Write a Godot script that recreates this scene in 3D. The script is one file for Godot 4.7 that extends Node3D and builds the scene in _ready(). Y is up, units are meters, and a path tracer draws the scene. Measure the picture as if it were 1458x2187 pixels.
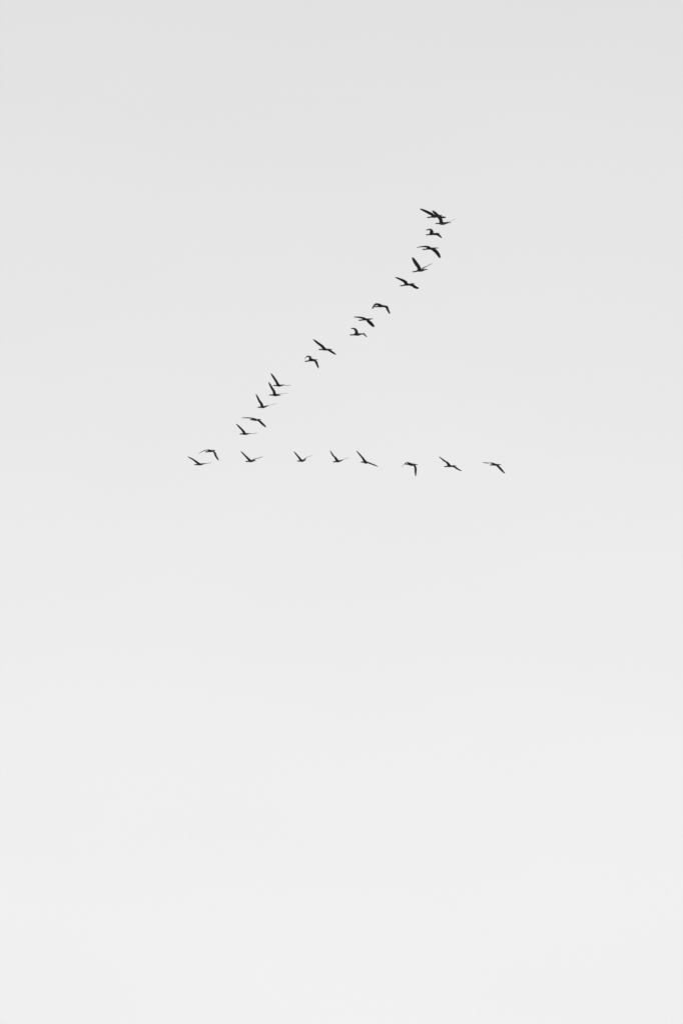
extends Node3D

const FOV := 20.0          # vertical, degrees: a short telephoto lens
const PITCH := 15.0        # the camera looks up at the flock
const PHOTO := Vector2(1458, 2187)
const EYE := Vector3(0, 1.7, 0)

var focal := PHOTO.y * 0.5 / tan(deg_to_rad(FOV * 0.5))
var look := Basis(Vector3.RIGHT, deg_to_rad(PITCH))
var plumage: StandardMaterial3D
var quills: StandardMaterial3D
var horn: StandardMaterial3D
var count := 0


func sky_level(elevation: float) -> float:
	# pale overcast: brightest and nearly even low down, steadily greyer upwards
	var f := (elevation - 5.0) / 20.0
	var v := 240.9 - 10.2 * ((f - 0.24) + sqrt((f - 0.24) * (f - 0.24) + 0.03))
	if f > 1.0:
		v = 225.2 - 34.0 * (1.0 - exp(-(f - 1.0) * 0.58))
	return Color(v / 255.0, 0, 0).srgb_to_linear().r


func make_sky() -> Sky:
	# very faint unevenness of the cloud sheet, broader than it is high, the same all round
	var n := FastNoiseLite.new()
	n.seed = 5
	n.frequency = 1.0
	n.fractal_octaves = 4
	var im := Image.create(1024, 512, false, Image.FORMAT_RGBF)
	for y in 512:
		var e := 90.0 - (y + 0.5) / 512.0 * 180.0
		var l := sky_level(e) if e > 0.0 else 0.22
		for x in 1024:
			var k := l
			if e > 0.0:
				var a := x / 1024.0 * TAU
				var c := cos(deg_to_rad(e))
				k *= 1.0 + 0.016 * n.get_noise_3d(cos(a) * c * 5.0, sin(deg_to_rad(e)) * 14.0, sin(a) * c * 5.0)
			im.set_pixel(x, y, Color(k, k, k))
	var m := PanoramaSkyMaterial.new()
	m.panorama = ImageTexture.create_from_image(im)
	var s := Sky.new()
	s.sky_material = m
	return s


func grain(seed_number: int, low: float, high: float, frequency: float) -> NoiseTexture2D:
	var n := FastNoiseLite.new()
	n.seed = seed_number
	n.frequency = frequency
	n.fractal_octaves = 4
	var t := NoiseTexture2D.new()
	t.width = 256
	t.height = 256
	t.seamless = true
	t.noise = n
	var g := Gradient.new()
	g.set_color(0, Color(low, low, low).linear_to_srgb())
	g.set_color(1, Color(high, high, high).linear_to_srgb())
	t.color_ramp = g
	return t


func material(seed_number: int, low: float, high: float, size: float, rough: float) -> StandardMaterial3D:
	var m := StandardMaterial3D.new()
	m.albedo_texture = grain(seed_number, low, high, 0.03)
	m.uv1_triplanar = true
	m.uv1_scale = Vector3.ONE / size
	m.roughness = rough
	m.metallic_specular = 0.3
	return m


# ---------------------------------------------------------------- mesh helpers

func commit(points: PackedVector3Array, tris: PackedInt32Array, smooth: bool) -> ArrayMesh:
	var st := SurfaceTool.new()
	st.begin(Mesh.PRIMITIVE_TRIANGLES)
	st.set_smooth_group(0 if smooth else -1)
	for p in points:
		st.add_vertex(p)
	# outward faces run clockwise: turn them all if the volume says otherwise
	var volume := 0.0
	for i in range(0, tris.size(), 3):
		volume += points[tris[i]].dot(points[tris[i + 1]].cross(points[tris[i + 2]]))
	for i in range(0, tris.size(), 3):
		st.add_index(tris[i])
		st.add_index(tris[i + 2] if volume > 0.0 else tris[i + 1])
		st.add_index(tris[i + 1] if volume > 0.0 else tris[i + 2])
	st.generate_normals()
	return st.commit()


func add_part(called: String, mesh: ArrayMesh, m: Material, parent: Node3D) -> MeshInstance3D:
	var o := MeshInstance3D.new()
	o.name = called
	o.mesh = mesh
	o.material_override = m
	parent.add_child(o, true)
	return o


func bridge(tris: PackedInt32Array, a: Array, b: Array) -> void:
	var n := a.size()
	for k in n:
		var l := (k + 1) % n
		tris.append_array([a[k], b[k], b[l], a[k], b[l], a[l]])


func cap(points: PackedVector3Array, tris: PackedInt32Array, ring: Array, tip: Vector3, front: bool) -> void:
	var c := points.size()
	points.append(tip)
	for k in ring.size():
		var l: int = (k + 1) % ring.size()
		if front:
			tris.append_array([c, ring[k], ring[l]])
		else:
			tris.append_array([c, ring[l], ring[k]])


# ---------------------------------------------------------------- birds
# One bird is laid out in pixels of the photograph scaled to metres at its own distance, then given depth:
# it heads left and away at 45 degrees, its left wing reaches towards the camera, its right wing away.

class Wing:
	var at := [] # centre line: shoulder, elbow, wrist, tip
	var wide := []
	var chord := []
	var tail := Vector3.ZERO
	var hand := 1.0

	func centre(t: float) -> Vector3:
		var f := clampf(t, 0.0, 1.0) * 3.0
		var i := mini(int(f), 2)
		var p0: Vector3 = at[maxi(i - 1, 0)] if i > 0 else at[0] * 2.0 - at[1]
		var p1: Vector3 = at[i]
		var p2: Vector3 = at[i + 1]
		var p3: Vector3 = at[i + 2] if i < 2 else at[3] * 2.0 - at[2]
		var c := p1.cubic_interpolate(p2, p0, p3, f - i)
		return c + (at[3] - at[2]) * maxf(t - 1.0, 0.0) * 3.0

	func value(list: Array, t: float) -> float:
		var f := clampf(t, 0.0, 1.0) * (list.size() - 1)
		var i := mini(int(f), list.size() - 2)
		return lerpf(list[i], list[i + 1], f - i)

	func along(t: float) -> Vector3:
		return (centre(minf(t + 0.04, 1.0)) - centre(maxf(minf(t, 1.0) - 0.04, 0.0))).normalized()

	func across(t: float) -> Vector3:
		var s := along(t)
		var flat := Vector3(s.x, s.y, 0).normalized()
		var p := Vector3(-flat.y, flat.x, 0) * hand
		var q := s.cross(p).normalized()
		if q.dot(tail) < 0.0:
			q = -q
		var w := value(wide, t)
		var c := maxf(value(chord, t), w)
		var v := p * w + q * sqrt(maxf(c * c - w * w, 0.0))
		var root := tail * value(chord, 0.0) * 0.92
		return root.lerp(v, smoothstep(0.0, 0.3, t))

	func point(t: float, u: float) -> Vector3:
		return centre(t) + across(t) * (u - 0.5)

	func normal(t: float) -> Vector3:
		return along(t).cross(across(t)).normalized()


func make_wing(spots: Array, shoulder: Vector3, side: float, px: float, tail: Vector3, slant: Vector2) -> Wing:
	var w := Wing.new()
	w.tail = tail
	w.at = [shoulder]
	var reach := 44.0 * px
	var parts := [0.31, 0.30, 0.39]
	var was: Vector3 = shoulder
	for i in 3:
		var p: Vector2 = spots[i]
		var flat := Vector2(p.x - was.x, p.y - was.y).length()
		var full: float = reach * parts[i]
		var deep := sqrt(maxf(full * full - flat * flat, full * full * 0.06))
		var z := was.z + side * deep
		was = Vector3(p.x - slant.x * z, p.y - slant.y * z, z)   # nearer or farther along its own line of sight
		w.at.append(was)
	var w1: float = spots[3] * px * 0.94
	var w2: float = spots[4] * px * 0.94
	var base := 7.5 * px if side > 0.0 else 5.5 * px
	w.wide = [base, (w1 + base) * 0.5, w1, (w1 + w2) * 0.52, w2, w2 * 0.9, w2 * 0.4]
	w.chord = [(11.0 if side > 0.0 else 9.0) * px, 11.2 * px, 11.0 * px, 10.6 * px, 10.0 * px, 8.2 * px, 3.4 * px]
	var over: Vector3 = w.at[1 if side > 0.0 else 3] - w.at[0]
	w.hand = 1.0 if -over.y > 0.0 else -1.0
	return w


func feathers(w: Wing, px: float) -> ArrayMesh:
	var points := PackedVector3Array()
	var tris := PackedInt32Array()
	var many := 20
	for j in many:
		var f := j / (many - 1.0)
		var t0 := lerpf(0.12, 0.86, f)                     # where the quill leaves the arm
		var t1 := lerpf(0.10, 0.985, pow(f, 0.93))          # the fan opens towards the wing tip
		var u1 := 0.97 if j % 2 == 0 else 1.0
		var lift := 0.04 * px * (j % 3 - 1)
		var rings := []
		for k in 5:
			var g := k / 4.0
			var c := w.point(lerpf(t0, t1, g), lerpf(0.28, u1, g)) + w.normal(lerpf(t0, t1, g)) * lift
			var side := w.along(lerpf(t0, t1, g))
			var half: float = [0.6, 1.0, 1.2, 1.2, 0.75][k] * px * lerpf(1.35, 0.95, f)
			var thick: float = [0.16, 0.15, 0.12, 0.09, 0.03][k] * px
			var n := w.normal(lerpf(t0, t1, g))
			var at := points.size()
			points.append_array([c + side * half, c + n * thick, c - side * half, c - n * thick])
			rings.append([at, at + 1, at + 2, at + 3])
		for k in 4:
			bridge(tris, rings[k], rings[k + 1])
		cap(points, tris, rings[0], (points[rings[0][0]] + points[rings[0][2]]) * 0.5, true)
		cap(points, tris, rings[4], (points[rings[4][0]] + points[rings[4][2]]) * 0.5, false)
	return commit(points, tris, true)


func tail_fan(base: Vector3, end: Vector3, left: Vector3, up: Vector3, px: float) -> ArrayMesh:
	var points := PackedVector3Array()
	var tris := PackedInt32Array()
	var long := end - base
	for j in 7:
		var f := j / 6.0 * 2.0 - 1.0
		var dir := long + left * f * long.length() * 0.22
		var rings := []
		for k in 4:
			var g := k / 3.0
			var c := base + left * f * 0.7 * px + dir * g * (1.0 - 0.12 * f * f) + up * 0.05 * px * (j % 2)
			var half: float = [0.6, 0.75, 0.8, 0.6][k] * px
			var thick: float = [0.9, 0.85, 0.75, 0.45][k] * px
			var at := points.size()
			points.append_array([c + left * half, c + up * thick, c - left * half, c - up * thick])
			rings.append([at, at + 1, at + 2, at + 3])
		for k in 3:
			bridge(tris, rings[k], rings[k + 1])
		cap(points, tris, rings[0], base + left * f * 0.7 * px, true)
		cap(points, tris, rings[3], (points[rings[3][0]] + points[rings[3][2]]) * 0.5, false)
	return commit(points, tris, true)


func make_bird(label: String, distance: float, head: Vector2, trunk: Vector2, girth: float, tail: Vector2, left_wing: Array, right_wing: Array) -> void:
	var px := distance / focal
	var flip := Vector2(px, -px)
	var h := (head - trunk) * flip
	var t := (tail - trunk) * flip
	var heading := Vector3(-1, 0, -1).normalized()
	var left := Vector3(-1, 0, 1).normalized()
	var up := Vector3.UP

	# the root stands at the trunk, turned the way the bird flies
	var root := Node3D.new()
	root.name = "bird" if count == 0 else "bird_%03d" % count
	count += 1
	add_child(root)
	var place := Vector3((trunk.x - PHOTO.x * 0.5) * px, -(trunk.y - PHOTO.y * 0.5) * px, -distance)
	root.transform = Transform3D(Basis(Vector3.UP, deg_to_rad(45.0)), EYE + look * place)
	root.set_meta("label", label)
	root.set_meta("category", "bird")
	root.set_meta("group", "dark birds flying in a V formation")
	var slant := Vector2(place.x, place.y) / distance
	var local := root.basis.inverse() * look

	# body: rings from the head to the tail, open where the wings grow out
	var stations := [-1.05, -1.0, -0.92, -0.82, -0.62, -0.46, -0.3, -0.15, 0.0, 0.15, 0.3, 0.44, 0.58, 0.72, 0.8]
	var g := girth * px
	var radius := [1.1 * px, 1.45 * px, 1.5 * px, 1.4 * px, 1.45 * px, 1.85 * px, g * 0.8, g * 1.0, g, g * 1.0, g * 0.88, g * 0.7, 1.65 * px, 1.35 * px, 0.9 * px]
	var points := PackedVector3Array()
	var tris := PackedInt32Array()
	var rings := []
	for i in stations.size():
		var s: float = stations[i]
		var x: float = -s * h.x * -1.0 if s < 0.0 else s * t.x
		if s < 0.0:
			x = -s * h.x
		var y: float = smoothstep(0.12, 0.85, -s) * h.y if s < 0.0 else smoothstep(0.1, 1.0, s) * t.y
		var c := Vector3(x - slant.x * x, y - slant.y * x, x)     # 45 degrees: as deep as it is wide
		var ring := []
		for k in 12:
			var a := k * TAU / 12.0
			ring.append(points.size())
			points.append(c + (left * cos(a) + up * sin(a)) * radius[i])
		rings.append(ring)
	for i in stations.size() - 1:
		for k in 12:
			var l := (k + 1) % 12
			if i >= 6 and i < 10 and (k < 2 or k == 4 or k == 5):
				continue
			tris.append_array([rings[i][k], rings[i + 1][k], rings[i + 1][l], rings[i][k], rings[i + 1][l], rings[i][l]])
	cap(points, tris, rings[0], Vector3(h.x * 1.12, h.y - slant.y * h.x, h.x * 1.12), true)
	var last: Array = rings[stations.size() - 1]
	cap(points, tris, last, (points[last[0]] + points[last[6]]) * 0.5, false)

	var wings: Array[Wing] = []
	for side in 2:
		var spots: Array = (left_wing if side == 0 else right_wing).duplicate()
		for i in 3:
			spots[i] = (spots[i] - trunk) * flip
		var out := 1.0 if side == 0 else -1.0
		var w := make_wing(spots, left * out * g * (0.8 if side == 0 else 1.25) + up * g * 0.45, out, px, -heading, slant)
		wings.append(w)
		# the loop round the opening, front, upper edge, back, lower edge
		var high := 2 if side == 0 else 4
		var mid := 1 if side == 0 else 5
		var low := 0 if side == 0 else 6
		var loop := [rings[6][mid]]
		for i in range(6, 11):
			loop.append(rings[i][high])
		loop.append(rings[10][mid])
		for i in range(10, 5, -1):
			loop.append(rings[i][low])
		var was: Array = loop
		var us := [0.0, 0.04, 0.15, 0.32, 0.5, 0.64, 0.7, 0.64, 0.5, 0.32, 0.15, 0.04]
		var hs := [0.0, 0.55, 0.95, 0.9, 0.6, 0.25, 0.0, -0.12, -0.2, -0.3, -0.4, -0.3]
		for tt in [0.1, 0.2, 0.3, 0.42, 0.54, 0.66, 0.78, 0.88, 0.96]:
			var thick: float = lerpf(0.95, 0.28, minf(tt * 1.25, 1.0)) * px
			var shrink := lerpf(1.0, 0.75, tt)
			var n := w.normal(tt)
			if n.y < 0.0 and tt < 0.3 or n.dot(up) < 0.0:
				n = -n
			var ring := []
			for k in 12:
				ring.append(points.size())
				points.append(w.point(tt, us[k] * shrink) + n * hs[k] * thick)
			bridge(tris, ring, was) if side == 0 else bridge(tris, was, ring)
			was = ring
		cap(points, tris, was, w.point(0.985, 0.3), side == 0)

	for i in points.size():
		points[i] = local * points[i]
	var body := add_part("body", commit(points, tris, true), plumage, root)

	# bill
	var bill := PackedVector3Array()
	var bt := PackedInt32Array()
	var br := []
	var from := Vector3(h.x * (1.06 - slant.x), h.y - slant.y * h.x, h.x * 1.06)
	for i in 4:
		var f := i / 3.0
		var ring := []
		for k in 8:
			var a := k * TAU / 8.0
			ring.append(bill.size())
			bill.append(local * (from + heading * f * 3.7 * px + up * (-0.65 * f * f) * px + (left * cos(a) + up * sin(a)) * lerpf(0.85, 0.15, f) * px))
		br.append(ring)
	for i in 3:
		bridge(bt, br[i + 1], br[i])
	cap(bill, bt, br[3], local * (from + heading * 3.9 * px + up * -0.72 * px), true)
	cap(bill, bt, br[0], local * from, false)
	add_part("bill", commit(bill, bt, true), horn, root)

	for side in 2:
		var mesh := feathers(wings[side], px)
		add_part("flight_feathers" if side == 0 else "flight_feathers_001", turned(mesh, local), quills, root)
	var tail_base := Vector3(t.x * 0.58, smoothstep(0.1, 1.0, 0.58) * t.y - slant.y * t.x * 0.58, t.x * 0.58)
	add_part("tail_feathers", turned(tail_fan(tail_base, Vector3(t.x, t.y - slant.y * t.x, t.x), left, up, px), local), quills, root)


func turned(mesh: ArrayMesh, b: Basis) -> ArrayMesh:
	var st := SurfaceTool.new()
	st.append_from(mesh, 0, Transform3D(b, Vector3.ZERO))
	return st.commit()


func _ready() -> void:
	var cam := Camera3D.new()
	cam.name = "camera"
	cam.fov = FOV
	cam.near = 0.1
	cam.far = 20000.0
	cam.transform = Transform3D(look, EYE)
	add_child(cam)
	cam.current = true

	var env := Environment.new()
	env.background_mode = Environment.BG_SKY
	env.sky = make_sky()
	env.tonemap_mode = Environment.TONE_MAPPER_LINEAR
	env.sdfgi_enabled = true
	env.ssao_enabled = true
	env.ssil_enabled = true
	var we := WorldEnvironment.new()
	we.name = "world_environment"
	we.environment = env
	add_child(we)

	# a sun far behind the cloud: wide, weak, high beyond the flock
	var sun := DirectionalLight3D.new()
	sun.name = "sun"
	sun.light_energy = 0.15
	sun.light_angular_distance = 20.0
	sun.light_color = Color(1.0, 0.995, 0.98)
	sun.shadow_enabled = true
	sun.rotation_degrees = Vector3(-48, 155, 0)
	add_child(sun)

	plumage = material(3, 0.085, 0.15, 0.12, 0.8)
	quills = material(7, 0.062, 0.11, 0.08, 0.75)
	horn = material(11, 0.06, 0.10, 0.05, 0.55)

	# the field the camera stands on, below the frame
	var ground := MeshInstance3D.new()
	ground.name = "ground"
	var sheet := PlaneMesh.new()
	sheet.size = Vector2(16000, 16000)
	ground.mesh = sheet
	ground.material_override = material(21, 0.10, 0.20, 9.0, 0.95)
	ground.material_override.uv1_world_triplanar = true
	ground.set_meta("kind", "structure")
	add_child(ground)

	make_bird("topmost bird of the flock, wing overlapped by the bird just below it", 95.0, Vector2(913.5, 464.3), Vector2(927.3, 462.1), 3.2, Vector2(942.5, 459.4),
		[Vector2(917.1, 455.4), Vector2(907.3, 450.5), Vector2(896.1, 445.2), 5.5, 4.3],
		[Vector2(940.2, 463.2), Vector2(945.6, 464.3), Vector2(951.8, 465.0), 2.7, 2.3])
	make_bird("bird under the topmost one, its raised wing crossing that bird's tail", 94.0, Vector2(931.3, 477.3), Vector2(943.4, 477.3), 3.2, Vector2(960.8, 475.3),
		[Vector2(939.8, 467.4), Vector2(931.3, 457.6), Vector2(922.9, 448.9), 7.3, 6.1],
		[Vector2(953.6, 474.3), Vector2(962.5, 471.9), Vector2(971.5, 468.3), 2.0, 0.9])
	make_bird("small hunched bird with hooked near wing, third from the top of the flock", 96.0, Vector2(910.8, 501.3), Vector2(921.5, 500.0), 2.5, Vector2(936.2, 497.9),
		[Vector2(921.5, 494.9), Vector2(918.1, 490.5), Vector2(909.3, 490.4), 6.4, 3.4],
		[Vector2(931.3, 500.4), Vector2(936.5, 502.9), Vector2(943.1, 508.8), 4.5, 3.4])
	make_bird("bird with broad blunt wing lowered to the right, fourth from the top of the flock", 96.5, Vector2(903.7, 532.5), Vector2(918.0, 530.8), 2.5, Vector2(934.9, 529.4),
		[Vector2(910.8, 526.8), Vector2(901.9, 526.5), Vector2(888.4, 528.5), 2.7, 1.6],
		[Vector2(928.2, 535.2), Vector2(934.5, 542.3), Vector2(939.6, 552.0), 7.0, 7.1])
	make_bird("bird with wings raised in a wide V, fifth from the top of the flock", 97.5, Vector2(882.4, 580.2), Vector2(896.7, 577.5), 2.9, Vector2(911.8, 575.3),
		[Vector2(893.1, 569.9), Vector2(886.7, 560.6), Vector2(880.2, 548.7), 7.8, 7.7],
		[Vector2(903.8, 572.4), Vector2(911.8, 568.1), Vector2(923.9, 561.9), 3.9, 2.0])
	make_bird("bird with wings spread in one slant, sixth from the top of the flock", 98.5, Vector2(855.7, 610.1), Vector2(869.0, 607.8), 2.5, Vector2(883.8, 605.4),
		[Vector2(863.7, 601.3), Vector2(855.7, 596.7), Vector2(843.0, 591.6), 6.1, 4.1],
		[Vector2(880.6, 609.6), Vector2(886.9, 613.6), Vector2(894.0, 617.0), 5.0, 5.0])
	make_bird("bird with both wings drooping in mid slanting line", 100.0, Vector2(800.4, 655.0), Vector2(812.9, 653.6), 3.0, Vector2(825.9, 653.4),
		[Vector2(807.4, 650.3), Vector2(800.4, 651.4), Vector2(793.6, 659.4), 2.7, 5.2],
		[Vector2(824.5, 656.0), Vector2(827.9, 662.3), Vector2(832.2, 671.2), 5.9, 4.6])
	make_bird("bird with one wing level and the other lowered, just below the drooping bird", 101.0, Vector2(767.4, 683.9), Vector2(780.4, 682.2), 2.4, Vector2(795.5, 680.8),
		[Vector2(772.8, 678.6), Vector2(764.8, 677.3), Vector2(754.8, 676.4), 2.9, 2.2],
		[Vector2(788.4, 687.5), Vector2(792.9, 692.4), Vector2(799.1, 699.1), 7.0, 6.8])
	make_bird("small bird with raised wing hooked to the left, ninth from the top of the flock", 101.5, Vector2(748.7, 715.2), Vector2(762.1, 714.3), 2.9, Vector2(776.8, 712.9),
		[Vector2(760.8, 708.5), Vector2(757.6, 702.9), Vector2(749.9, 700.4), 7.3, 4.1],
		[Vector2(774.6, 713.4), Vector2(778.0, 715.3), Vector2(783.3, 720.2), 3.2, 2.1])
	make_bird("bird with wings in one straight slant, above the small crumpled looking bird", 103.0, Vector2(682.2, 746.4), Vector2(694.2, 746.4), 2.5, Vector2(708.5, 746.0),
		[Vector2(687.1, 739.0), Vector2(679.0, 732.8), Vector2(668.3, 723.9), 5.5, 5.0],
		[Vector2(703.1, 748.4), Vector2(709.4, 752.4), Vector2(717.8, 758.2), 4.1, 4.3])
	make_bird("crumpled looking bird with both wing tips curled down, mid slanting line", 104.0, Vector2(652.7, 771.6), Vector2(665.2, 768.9), 3.0, Vector2(678.1, 768.5),
		[Vector2(661.7, 762.7), Vector2(655.4, 761.9), Vector2(650.8, 765.8), 3.4, 2.3],
		[Vector2(674.1, 772.9), Vector2(676.5, 777.8), Vector2(680.4, 787.6), 5.5, 4.8])
	make_bird("uppermost of three birds with raised wings close together in the slanting line", 106.0, Vector2(585.3, 823.2), Vector2(596.0, 823.7), 2.2, Vector2(606.7, 821.9),
		[Vector2(591.7, 817.4), Vector2(586.2, 808.5), Vector2(578.1, 796.2), 5.5, 5.3],
		[Vector2(604.0, 822.6), Vector2(612.9, 823.2), Vector2(621.4, 823.0), 2.0, 1.6])
	make_bird("middle of three birds with raised wings close together in the slanting line", 106.0, Vector2(576.8, 843.5), Vector2(588.0, 843.8), 2.7, Vector2(599.5, 843.8),
		[Vector2(585.0, 836.2), Vector2(579.9, 827.3), Vector2(573.7, 815.5), 6.6, 5.2],
		[Vector2(596.0, 841.5), Vector2(604.9, 840.6), Vector2(615.6, 839.0), 1.2, 1.1])
	make_bird("lowest of three birds with raised wings close together in the slanting line", 107.0, Vector2(551.8, 869.6), Vector2(561.2, 869.6), 2.3, Vector2(572.4, 866.7),
		[Vector2(558.3, 862.9), Vector2(552.9, 854.0), Vector2(546.8, 840.8), 6.4, 4.9],
		[Vector2(571.9, 866.3), Vector2(580.8, 864.5), Vector2(591.5, 861.6), 1.1, 0.9])
	make_bird("bird with thin level wing and broad lowered wing, near the foot of the slanting line", 107.5, Vector2(535.7, 896.4), Vector2(546.4, 896.9), 2.1, Vector2(557.1, 895.5),
		[Vector2(539.7, 893.5), Vector2(529.9, 892.4), Vector2(514.6, 892.2), 2.2, 2.0],
		[Vector2(554.5, 899.7), Vector2(560.7, 905.5), Vector2(568.3, 913.1), 4.6, 5.3])
	make_bird("lowest bird of the slanting line, one wing raised and one flat", 108.0, Vector2(513.9, 926.7), Vector2(523.7, 926.9), 2.2, Vector2(533.5, 926.0),
		[Vector2(519.4, 920.7), Vector2(513.9, 914.5), Vector2(504.6, 904.9), 5.5, 4.6],
		[Vector2(533.5, 926.1), Vector2(541.5, 926.0), Vector2(550.4, 924.3), 1.3, 1.2])
	make_bird("bird with wings arched down just behind the leftmost bird", 110.0, Vector2(440.2, 964.9), Vector2(450.4, 963.3), 2.4, Vector2(459.4, 961.5),
		[Vector2(443.8, 961.0), Vector2(435.3, 962.9), Vector2(424.6, 968.5), 1.4, 1.1],
		[Vector2(458.5, 967.3), Vector2(461.3, 974.0), Vector2(467.4, 984.3), 5.2, 5.2])
	make_bird("leftmost bird, at the point of the V", 111.0, Vector2(417.0, 992.3), Vector2(426.8, 991.8), 2.3, Vector2(437.1, 990.5),
		[Vector2(420.1, 986.7), Vector2(413.0, 981.6), Vector2(400.2, 974.5), 5.0, 3.7],
		[Vector2(435.3, 990.2), Vector2(444.2, 989.3), Vector2(453.6, 987.8), 1.8, 1.2])
	make_bird("bird with raised wing directly below the foot of the slanting line", 112.0, Vector2(526.4, 985.4), Vector2(535.7, 984.8), 2.5, Vector2(546.2, 983.3),
		[Vector2(530.1, 979.5), Vector2(523.3, 972.7), Vector2(514.0, 963.0), 4.9, 4.0],
		[Vector2(544.3, 980.4), Vector2(553.0, 978.0), Vector2(562.2, 974.6), 2.1, 1.7])
	make_bird("smallest bird of the level row, wings held in a V, alone in a gap", 112.5, Vector2(636.4, 984.6), Vector2(645.1, 984.3), 2.3, Vector2(653.1, 982.0),
		[Vector2(640.0, 978.8), Vector2(634.0, 971.7), Vector2(628.1, 963.8), 4.0, 3.7],
		[Vector2(651.2, 979.7), Vector2(656.8, 976.3), Vector2(667.3, 972.6), 1.9, 1.0])
	make_bird("bird with raised wing just left of the middle of the level row", 112.5, Vector2(712.4, 986.2), Vector2(721.4, 985.2), 2.4, Vector2(730.3, 983.4),
		[Vector2(716.5, 978.1), Vector2(710.9, 972.0), Vector2(704.9, 961.6), 4.1, 3.6],
		[Vector2(729.4, 982.5), Vector2(735.6, 980.3), Vector2(745.4, 976.6), 1.1, 0.8])
	make_bird("bird with wings in one steep slant at the middle of the level row", 113.0, Vector2(771.8, 986.7), Vector2(781.4, 987.8), 2.7, Vector2(788.8, 988.0),
		[Vector2(775.7, 980.0), Vector2(769.6, 972.6), Vector2(760.9, 962.2), 4.3, 3.7],
		[Vector2(789.4, 989.4), Vector2(796.8, 992.3), Vector2(807.6, 996.8), 2.6, 2.8])
	make_bird("bird of the level row with one wing hanging straight down", 113.0, Vector2(865.8, 991.1), Vector2(878.1, 992.2), 2.8, Vector2(890.8, 992.2),
		[Vector2(870.1, 987.9), Vector2(864.6, 990.0), Vector2(857.2, 996.8), 0.9, 1.5],
		[Vector2(885.9, 997.4), Vector2(886.8, 1004.8), Vector2(886.8, 1018.1), 4.8, 4.8])
	make_bird("second bird from the right end of the level row, wings in one slant", 112.5, Vector2(949.9, 996.3), Vector2(960.1, 995.6), 2.2, Vector2(972.4, 994.6),
		[Vector2(955.2, 988.8), Vector2(947.7, 983.5), Vector2(936.5, 974.4), 4.1, 3.3],
		[Vector2(970.6, 997.7), Vector2(976.7, 1001.7), Vector2(985.9, 1006.5), 3.3, 3.3])
	make_bird("rightmost bird of the level row, broad wing lowered to the right", 112.5, Vector2(1047.0, 993.0), Vector2(1056.9, 992.6), 2.1, Vector2(1068.3, 992.3),
		[Vector2(1049.5, 988.8), Vector2(1040.9, 988.8), Vector2(1029.9, 987.3), 1.1, 1.9],
		[Vector2(1064.3, 997.2), Vector2(1069.6, 1003.1), Vector2(1077.5, 1011.9), 4.2, 4.4])
